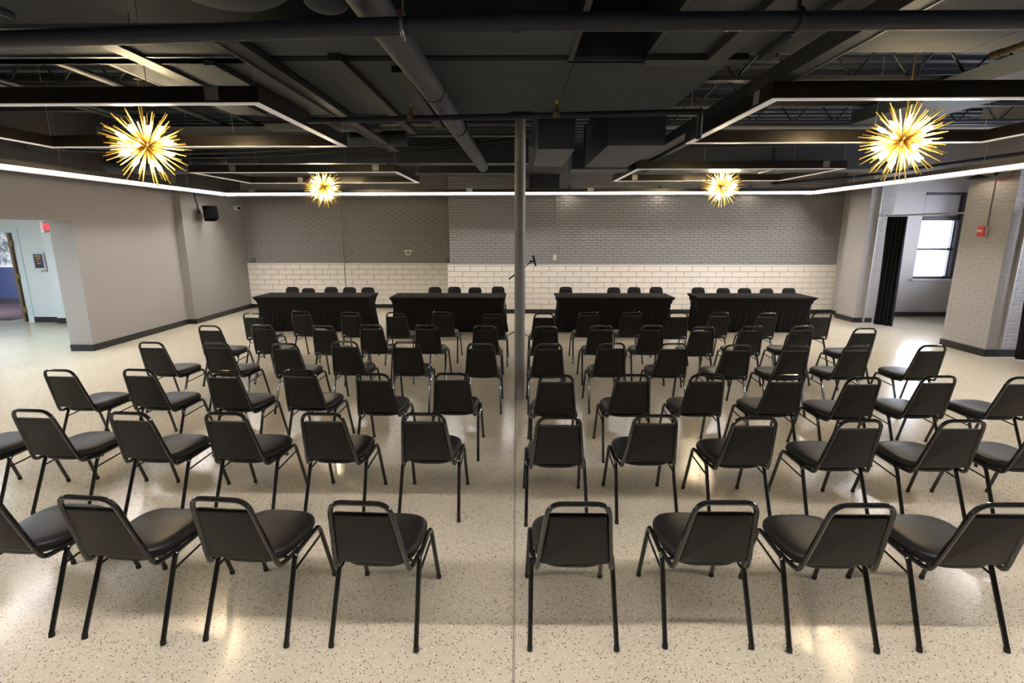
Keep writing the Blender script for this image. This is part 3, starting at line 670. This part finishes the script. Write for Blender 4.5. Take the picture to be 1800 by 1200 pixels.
def hoop_pts():
    half = [(0.204,-0.055,0.414),(0.199,-0.145,0.417),(0.189,-0.212,0.419),(0.184,-0.232,0.456),(0.1405,-0.348,0.859),(0.0,-0.350,0.859)]
    full = [(-x,y,z) for x,y,z in half] + [h for h in half[::-1][1:]]
    # rounded corners: small at the foot, large at the shoulders
    pts = [Vector(p) for p in full]; out = [pts[0]]
    rr = {3: 0.035, 4: 0.075}
    for i in range(1, len(pts)-1):
        k = i if i <= 5 else 10-i
        if k == 5: continue
        r = 0.075 if k == 4 else 0.035
        a, b, c = pts[i-1], pts[i], pts[i+1]
        d1 = min(r, (a-b).length*0.45); d2 = min(r, (c-b).length*0.45)
        p0 = b+(a-b).normalized()*d1; p2 = b+(c-b).normalized()*d2
        n = 8 if k == 4 else 3
        for q in range(n+1):
            t_ = q/n; out.append(p0*(1-t_)**2 + b*2*t_*(1-t_) + p2*t_*t_)
    out.append(pts[-1]); return out
def back_panel(name, top_z, top_hw, bot_z, bot_hw, rt, rb, m, back=-0.004, thick=0.030):
    P0 = Vector((0,-0.232,0.452)); P1 = Vector((0,-0.348,0.859)); d = (P1-P0)/(P1.z-P0.z)
    nrm = Vector((0, d.z, -d.y)).normalized()  # towards the sitter
    def corner_outline(ins):
        pts = [(-bot_hw+ins, bot_z+ins), (bot_hw-ins, bot_z+ins), (top_hw-ins, top_z-ins), (-top_hw+ins, top_z-ins)]
        out = []
        for i in range(4):
            a, b, c = Vector(pts[i-1]), Vector(pts[i]), Vector(pts[(i+1) % 4])
            r = rb if i < 2 else rt
            p0 = b+(a-b).normalized()*r; p2 = b+(c-b).normalized()*r
            for q in range(7):
                t_ = q/6; out.append(p0*(1-t_)**2 + b*2*t_*(1-t_) + p2*t_*t_)
        return out
    rings = []
    for ins, off in ((0.012, back-0.008), (0.003, back-0.005), (0.0, back), (0.0, 0.012), (0.006, 0.020), (0.022, thick), (0.06, thick+0.006)):
        ring = []
        for q in corner_outline(ins):
            p = P0 + d*(q.y-P0.z); ring.append(Vector((q.x, p.y, p.z)) + nrm*off)
        rings.append(ring)
    return MB().rings(rings).mesh(name, m, True, 50)
seat_me = seat_mesh('seat'); hoop_me = MB().tube(hoop_pts(), 0.0130, 8).mesh('back_frame', M['steel'])
back_me = back_panel('backrest', 0.791, 0.1365, 0.466, 0.174, 0.010, 0.015, M['backvinyl'], back=0.002)
fullback_me = back_panel('backrest', 0.800, 0.158, 0.466, 0.190, 0.085, 0.03, M['chairback'], back=-0.016, thick=0.036)
leg_me = {}; glide_me = {}; rail_me = {}; str_me = {}
for s in (-1, 1):
    f = side_frame_pts(s)
    leg_me[s,'r'] = MB().tube(bez(f['rear'], 0.05), TR, 8).mesh('leg', M['steel'])
    leg_me[s,'f'] = MB().tube(bez(f['front'], 0.05), TR, 8).mesh('leg', M['steel'])
    rail_me[s] = MB().tube(f['rail'], TR, 8).mesh('side_rail', M['steel'])
    str_me[s] = MB().tube([(s*0.2155,-0.152,0.335),(s*0.2155,0.186,0.352)], 0.0065, 6).mesh('stretcher', M['steel'])
    for k, key in ((0,'r'), (-1,'f')):
        p = Vector(f['rear'][0] if key == 'r' else f['front'][-1]); u = (Vector(f['rear'][1])-p if key == 'r' else Vector(f['front'][1])-p).normalized()
        glide_me[s,key] = MB().tube([(p.x, p.y, 0.0), tuple(p+u*0.012)], TR+0.0016, 8).mesh('foot_glide', M['glide'])
bar_me = [MB().tube([(-0.212,y,0.4055),(0.212,y,0.4055)], 0.008, 6).mesh('cross_bar', M['steel']) for y in (-0.12, 0.12)]
def make_chair(full=False):
    t_ = thing('stacking_chair', '', 'chair')
    mk('seat', seat_me, t_)
    mk('backrest', fullback_me if full else back_me, t_)
    mk('back_frame', hoop_me if not full else MB().tube([Vector((p.x*(0.98 if p.z > 0.6 else 1), p.y + max(0, p.z-0.452)*0.02, p.z if p.z < 0.452 else 0.452+(p.z-0.452)*0.82)) for p in hoop_pts()], 0.009, 8).mesh('back_frame', M['steel']), t_)
    for s in (-1, 1):
        for key in 'rf':
            l = mk('leg', leg_me[s,key], t_)
            if not full: mk('foot_glide', glide_me[s,key], l)
        mk('side_rail', rail_me[s], t_); mk('stretcher', str_me[s], t_)
    for b in bar_me: mk('cross_bar', b, t_)
    return t_
proto = make_chair(); protof = make_chair(True)
ROWS = {
'A': [(-2.74,2.30),(-2.10,2.25),(-1.44,2.24),(-0.75,2.21),(0.30,2.21),(1.01,2.23),(1.65,2.21),(2.33,2.22)],
'B': [(-4.19,3.46),(-3.51,3.47),(-2.76,3.42),(-2.07,3.42),(-1.38,3.42),(-0.66,3.42),(0.30,3.36),(0.98,3.40),(1.66,3.36),(2.36,3.32),(3.06,3.32),(3.72,3.32)],
'C': [(-4.26,4.55),(-3.53,4.57),(-2.72,4.53),(-2.02,4.56),(-1.30,4.44),(-0.59,4.46),(0.36,4.41),(1.05,4.43),(1.72,4.44),(2.43,4.43),(3.07,4.36),(3.77,4.41),(4.50,4.38)],
'D': [(-4.24,5.75),(-3.48,5.75),(-2.66,5.70),(-2.01,5.82),(-1.28,5.79),(-0.41,5.73),(0.37,5.72),(1.10,5.76),(1.81,5.74),(2.51,5.67),(3.16,5.65),(3.87,5.68),(4.70,5.66)],
'E': [(-4.18,6.80),(-3.51,6.91),(-2.64,6.85),(-2.01,6.93),(-1.24,6.93),(-0.43,6.87),(0.40,6.83),(1.16,6.89),(1.86,6.90),(2.53,6.82),(3.21,6.87),(3.91,6.90),(4.63,6.70)],
'F': [(-4.13,7.87),(-3.49,8.15),(-2.66,8.07),(-1.91,7.99),(-1.20,8.13),(-0.37,7.90),(0.43,7.91),(1.16,8.11),(1.85,8.11),(2.55,7.99),(3.23,8.07),(3.96,8.01),(4.81,7.99)],
}
ROT = {'A': [-5,-5,-5,-3,0,0,0,0], 'B': [-4,-4,-4,-3,-2,-1,0,0,1,1,0,0], 'C': [-4,-4,-3,-3,-2,-1,0,0,0,1,2,1,1], 'D': [-4,-3,-3,-1,-1,0,0,0,0,2,1,2,1],
       'E': [-3,-3,-2,-2,-1,0,0,0,0,1,1,1,2], 'F': [-2,-3,-2,-1,-1,0,0,0,1,0,2,3,2]}
RW = {'A': 'the row nearest the camera', 'B': 'the second row from the camera', 'C': 'the third row from the camera', 'D': 'the fourth row from the camera', 'E': 'the fifth row from the camera', 'F': 'the front row by the tables'}
ORD = ['first', 'second', 'third', 'fourth', 'fifth', 'sixth', 'seventh']
HOOP_Y = -0.350
used = False
def place(o, x, y, rz, label, group):
    o['label'] = label; o['group'] = group
    c, s = math.cos(rz), math.sin(rz)
    o.location = (x + s*HOOP_Y, y - c*HOOP_Y, 0); o.rotation_euler = (0, 0, rz)
for rk, lst in ROWS.items():
    L = [i for i, p in enumerate(lst) if p[0] < 0.1]; nl = len(L)
    for i, (x, y) in enumerate(lst):
        wd = '%s left of the aisle' % ORD[nl-1-i] if i < nl else '%s right of the aisle' % ORD[i-nl]
        o = copy_tree(proto) if used else proto
        used = True
        place(o, x*0.98, y*0.98, R(ROT[rk][i]), 'black stacking chair, %s, in %s' % (wd, RW[rk]), 'black stacking chairs in rows')
TB = {'far left': [(-5.0,11.68),(-4.56,11.50),(-4.20,11.68),(-3.78,11.65),(-3.36,11.61)], 'middle left': [(-1.86,11.70),(-1.42,11.75),(-0.94,11.63),(-0.42,11.80)],
      'middle right': [(1.13,11.77),(2.21,11.66),(2.68,11.71),(3.19,11.75)], 'far right': [(4.12,11.67),(4.63,11.52),(5.09,11.49),(5.56,11.45),(6.10,11.54)]}
TB['far left'] = [(-5.12,11.68),(-4.66,11.45),(-4.23,11.68),(-3.80,11.65),(-3.37,11.61)]
used = False
for tk, lst in TB.items():
    for i, (x, y) in enumerate(lst):
        o = copy_tree(protof) if used else protof
        used = True
        o.scale = (0.92, 1, 1)
        place(o, x*1.036, y*1.036, R(180 + random.uniform(-2, 2)), 'black padded chair behind the %s table, %s from its left' % (tk, ORD[i]), 'padded chairs behind the tables')

# ------------------------------------------------------------------ draped tables
def draped(label, x0, x1, y0, y1, seed):
    cx, cy = (x0+x1)/2, (y0+y1)/2; hx, hy = (x1-x0)/2, (y1-y0)/2
    t_ = thing('draped_table', label, 'table', (cx, cy, 0), group='black draped tables')
    rnd = random.Random(seed)
    def loop(ins_x, ins_y, z, amp, n=420, corner=0.0):
        # rectangle sampled by arc length with pleats
        a, b = hx-ins_x, hy-ins_y
        per = 4*(a+b); out = []
        for k in range(n):
            s = per*k/n
            if s < 2*a: p = (-a+s, -b); nr = (0,-1); u = s/(2*a)
            elif s < 2*a+2*b: p = (a, -b+s-2*a); nr = (1,0); u = (s-2*a)/(2*b)
            elif s < 4*a+2*b: p = (a-(s-2*a-2*b), b); nr = (0,1); u = (s-2*a-2*b)/(2*a)
            else: p = (-a, b-(s-4*a-2*b)); nr = (-1,0); u = (s-4*a-2*b)/(2*b)
            edge = min(u, 1-u)
            f = k/n*2*math.pi
            pl = (math.sin(f*62 + 1.5*math.sin(f*9+seed)) * 0.6 + 0.4*math.sin(f*37+seed)) * amp * min(1, edge*9)
            ce_ = corner*max(0, 1-edge*10)
            out.append((p[0]+nr[0]*(pl+ce_), p[1]+nr[1]*(pl+ce_), z))
        return out
    mk('tablecloth_top', MB().rings([loop(0.0,0.0,0.748,0), loop(0,0,0.757,0), loop(0.012,0.012,0.762,0)], cap0=False).mesh('tablecloth_top', M['cloth'], True, 60), t_)
    mk('skirt', MB().rings([loop(0.0,0.0,0.750,0), loop(0.03,0.05,0.715,0,corner=0.02), loop(0.055,0.10,0.65,0.001,corner=0.03), loop(0.055,0.13,0.55,0.004), loop(0.035,0.16,0.40,0.012), loop(0.0,0.18,0.2,0.018), loop(-0.03,0.19,0.004,0.022)], cap0=False, cap1=False).mesh('skirt', M['cloth'], True, 70), t_)
draped('black draped table farthest left, by the grey left wall', -5.47, -3.05, 10.48, 11.29, 1)
draped('black draped table just left of the column', -2.62, -0.22, 10.43, 11.24, 2)
draped('black draped table just right of the column', 0.82, 3.26, 10.45, 11.26, 3)
draped('black draped table farthest right, by the right pilaster', 3.74, 6.17, 10.45, 11.26, 4)

# ------------------------------------------------------------------ microphone stand
ms = thing('microphone_stand', 'black boom microphone stand behind the column', 'stand', (0.05, 10.15, 0))
for k in range(3):
    a = R(200 + 120*k)
    mk('leg', MB().tube([(0,0,0.16), (0.30*math.cos(a), 0.30*math.sin(a), 0.012)], 0.009, 6).mesh('stand_leg', M['black_p']), ms)
    mk('rubber_foot', MB().tube([(0.29*math.cos(a), 0.29*math.sin(a), 0.012), (0.315*math.cos(a), 0.315*math.sin(a), 0.012)], 0.013, 6).mesh('rubber_foot', M['glide']), ms)
mk('pole', MB().tube([(0,0,0.10), (0,0,1.36)], 0.010, 8).mesh('pole', M['black_p']), ms)
mk('clutch', MB().tube([(-0.03,0,1.33), (0.03,0,1.37)], 0.020, 8).mesh('clutch', M['black_p']), ms)
bm_ = mk('boom', MB().tube([(-0.20,-0.25,1.16), (0.26,-0.25,1.52)], 0.009, 6).mesh('boom', M['black_p']), ms, (0, 0.25, 0))
mk('counterweight', MB().tube([(-0.20,0,1.165), (-0.09,0,1.25)], 0.014, 8).mesh('counterweight', M['black_p']), ms)
mc = thing('microphone', 'black handheld microphone clipped on the boom stand', 'microphone', (0.33, 10.15, 1.52))
mk('body', MB().tube([(0.05,0,-0.10), (0.0,0,0.07)], 0.014, 10, 0.019).mesh('mic_body', M['black_p']), mc)
mk('grille', MB().lathe([(0.004,0.058),(0.024,0.07),(0.027,0.085),(0.022,0.105),(0.001,0.113)], 12).mesh('grille', M['cable']), mc)
mk('clip', MB().tube([(-0.07,0,0.0), (0.02,0,-0.01)], 0.012, 6).mesh('clip', M['black_p']), mc)

# ------------------------------------------------------------------ curtains and rods
def curtain(label, p0, p1, z0, z1, folds, seed, taper=1.0):
    p0, p1 = Vector((*p0, 0)), Vector((*p1, 0)); u = (p1-p0).normalized(); n = Vector((-u.y, u.x, 0)); L = (p1-p0).length
    c = (p0+p1)/2; rings = []
    NZ = 12; NX = folds*8
    for k in range(NZ+1):
        z = z0 + (z1-z0)*k/NZ; tt = k/NZ
        wd = 1.0 if tt < 0.5 else 1.0 + (taper-1.0)*(tt-0.5)*2
        row = []
        for j in range(NX+1):
            s = (j/NX-0.5)*L*wd
            a = 0.045*math.sin(j/NX*folds*2*math.pi + 0.5*math.sin(tt*3+seed)) + 0.015*math.sin(j*0.37+seed+tt*2)
            row.append(u*s + n*(a + 0.012*math.sin(tt*4+seed)) + Vector((0,0,z)))
        rings.append(row + [q + n*0.006 for q in reversed(row)])
    return mk('curtain', MB().rings(rings).mesh('curtain', M['curtain'], True, 80), None, c, None, label, 'curtain')
curtain('black drape bunched beside the right pilaster before the alcove', (8.15, 11.62), (8.34, 11.27), 0.02, 2.40, 5, 1, 1.0)
curtain('black drape hanging at the right edge beside the pillar', (8.32, 8.42), (8.42, 6.6), 0.02, 2.38, 12, 2)
pipe('curtain_rod', 'thin grey curtain rod from the alcove drape to the right pillar', 'rod', [(8.28, 11.88, 2.425), (8.28, 9.50, 2.425)], 0.016, 'conduit')
pipe('curtain_rod', 'thin grey curtain rod from the pillar towards the camera', 'rod', [(8.37, 8.575, 2.40), (8.45, 5.0, 2.40)], 0.016, 'conduit')

# ------------------------------------------------------------------ wall fixtures
fa = thing('fire_alarm', 'red and white fire alarm on the right brick pillar', 'fire alarm', (7.994, 9.03, 2.09))
mk('backbox', boxm('alarm_back', M['white_p'], -0.05, 0, -0.085, 0.085, -0.085, 0.085), fa)
mk('cover', boxm('alarm_cover', M['red'], -0.075, -0.05, -0.085, 0.05, -0.085, 0.085), fa)
mk('strobe', boxm('strobe', M['white_p'], -0.09, -0.075, -0.06, 0.03, -0.008, 0.028), fa)
pipe('conduit', 'thin grey conduit above the red fire alarm', 'conduit', [(7.985, 8.98, 2.175), (7.985, 8.98, 2.93)], 0.010, 'column', 8)
pipe('cable', 'loose red cable at the top of the right pillar', 'cable', [(7.98, 8.98, 2.93), (7.97, 8.85, 2.90), (7.97, 8.70, 2.94), (7.98, 8.66, 3.10)], 0.008, 'redwire', 6)
pipe('conduit', 'grey vertical pipe on the pillar face beside the right drape', 'conduit', [(8.22, 8.555, 0.13), (8.22, 8.555, 3.6)], 0.022, 'conduit', 10)
cdp = pipe('conduit', 'grey pipe with a bend running down the right back corner', 'conduit', bez([(8.06, 12.72, 3.6), (8.06, 12.72, 1.26), (8.03, 12.68, 1.18), (8.03, 12.68, 0.02)], 0.04), 0.024, 'conduit', 10)
mk('valve_box', boxm('valve_box', M['conduit'], -0.09, 0.03, -0.10, 0.02, -3.38, -3.28), cdp)
mk('sleeve', MB().tube([(-0.03,-0.04,-3.58), (-0.03,-0.04,-3.38)], 0.045, 12).mesh('sleeve', M['conduit']), cdp)
pipe('conduit', 'grey vertical pipe on the front of the right pilaster', 'conduit', [(8.10, 11.87, 0.02), (8.10, 11.87, 3.6)], 0.022, 'conduit', 10)
def outlet(label, x, y, z, w_, h_, m, face=True, nm='wall_outlet'):
    t_ = thing(nm, label, 'outlet', (x, y, z))
    mk('plate', boxm('outlet_plate', M[m], -w_/2, w_/2, -0.04, 0, -h_/2, h_/2), t_)
    for s in (-1, 1): mk('socket', boxm('socket', M['plate_d'], -0.014, 0.014, -0.043, -0.039, s*h_*0.22-0.012, s*h_*0.22+0.012), t_)
outlet('cream outlet box on the brick right of the column', 0.97, 13.203, 1.44, 0.085, 0.14, 'cream_p')
pipe('conduit', 'thin grey conduit above the cream outlet box', 'conduit', [(0.97, 13.19, 1.51), (0.97, 13.19, 3.4)], 0.011, 'conduit', 8)
outlet('grey outlet box low in the left back corner', -7.22, 14.153, 1.31, 0.11, 0.13, 'galv')
pipe('conduit', 'thin conduit above the outlet in the left back corner', 'conduit', [(-7.22, 14.14, 1.38), (-7.22, 14.14, 3.4)], 0.009, 'brick', 8)
outlet('grey junction box at the corner where the brick steps forward', -1.86, 14.153, 1.32, 0.12, 0.14, 'galv')
outlet('white outlet low on the alcove wall under the window', 9.12, 12.795, 0.37, 0.08, 0.12, 'white_p')
pipe('conduit', 'thin grey conduit down the left back brick and tile wall', 'conduit', [(-4.71, 14.09, 0.12), (-4.71, 14.09, 3.5)], 0.011, 'brick', 8)
th = thing('thermostat', 'white thermostat box on the left back brick wall', 'thermostat', (-2.95, 14.15, 1.52))
mk('housing', boxm('th_h', M['white_p'], -0.07, 0.07, -0.05, 0, -0.07, 0.07), th)
mk('guard_bar', boxm('th_b', M['white_p'], -0.13, 0.13, -0.02, 0, 0.03, 0.06), th)
mk('screen', boxm('th_s', M['plate_d'], -0.035, 0.035, -0.054, -0.049, -0.035, 0.035), th)
# speaker
sk = thing('wall_speaker', 'black angled loudspeaker mounted high on the left wall', 'speaker', (-7.10, 12.15, 2.34), R(40))
sk.rotation_euler = (R(-14), 0, R(40))
mk('cabinet', MB().rings([[(x*s, y, z) for x, z in ((-0.15,0),(0.15,0),(0.15,0.30),(-0.15,0.30))] for y, s in ((-0.13,1.0),(0.10,0.72))]).mesh('cabinet', M['black_p'], False), sk)
mk('grille', boxm('spk_grille', M['black_p'], -0.135, 0.135, -0.138, -0.128, 0.015, 0.285), sk)
mk('bracket', MB().tube(bez([(0, 0.10, 0.15), (-0.0, 0.20, 0.15), (-0.06, 0.26, 0.20)], 0.04), 0.02, 8).mesh('bracket', M['black_p']), sk)
pipe('cable', 'black cable running up from the wall speaker', 'cable', [(-7.365, 12.2, 2.50), (-7.365, 12.1, 2.8), (-7.365, 12.0, 3.4)], 0.014, 'cable', 6)
dc = thing('security_camera', 'small white dome camera high in the left back corner', 'camera', (-7.37, 13.75, 2.68))
mk('mount', MB().tube([(0,0,0), (0.05,0,0)], 0.06, 16).mesh('cam_mount', M['white_p']), dc)
mk('dome', MB().lathe([(0.001,-0.065)] + [(0.065*math.sin(a), -0.065*math.cos(a)) for a in [k*math.pi/8 for k in range(1, 8)]] + [(0.001,0.065)], 16, (0.09,0,0)).mesh('cam_dome', M['white_p']), dc)
mk('lens', MB().lathe([(0.001,-0.04)] + [(0.04*math.sin(a), -0.04*math.cos(a)) for a in [k*math.pi/8 for k in range(1, 8)]] + [(0.001,0.04)], 12, (0.13,-0.03,-0.005)).mesh('cam_lens', M['lens']), dc)
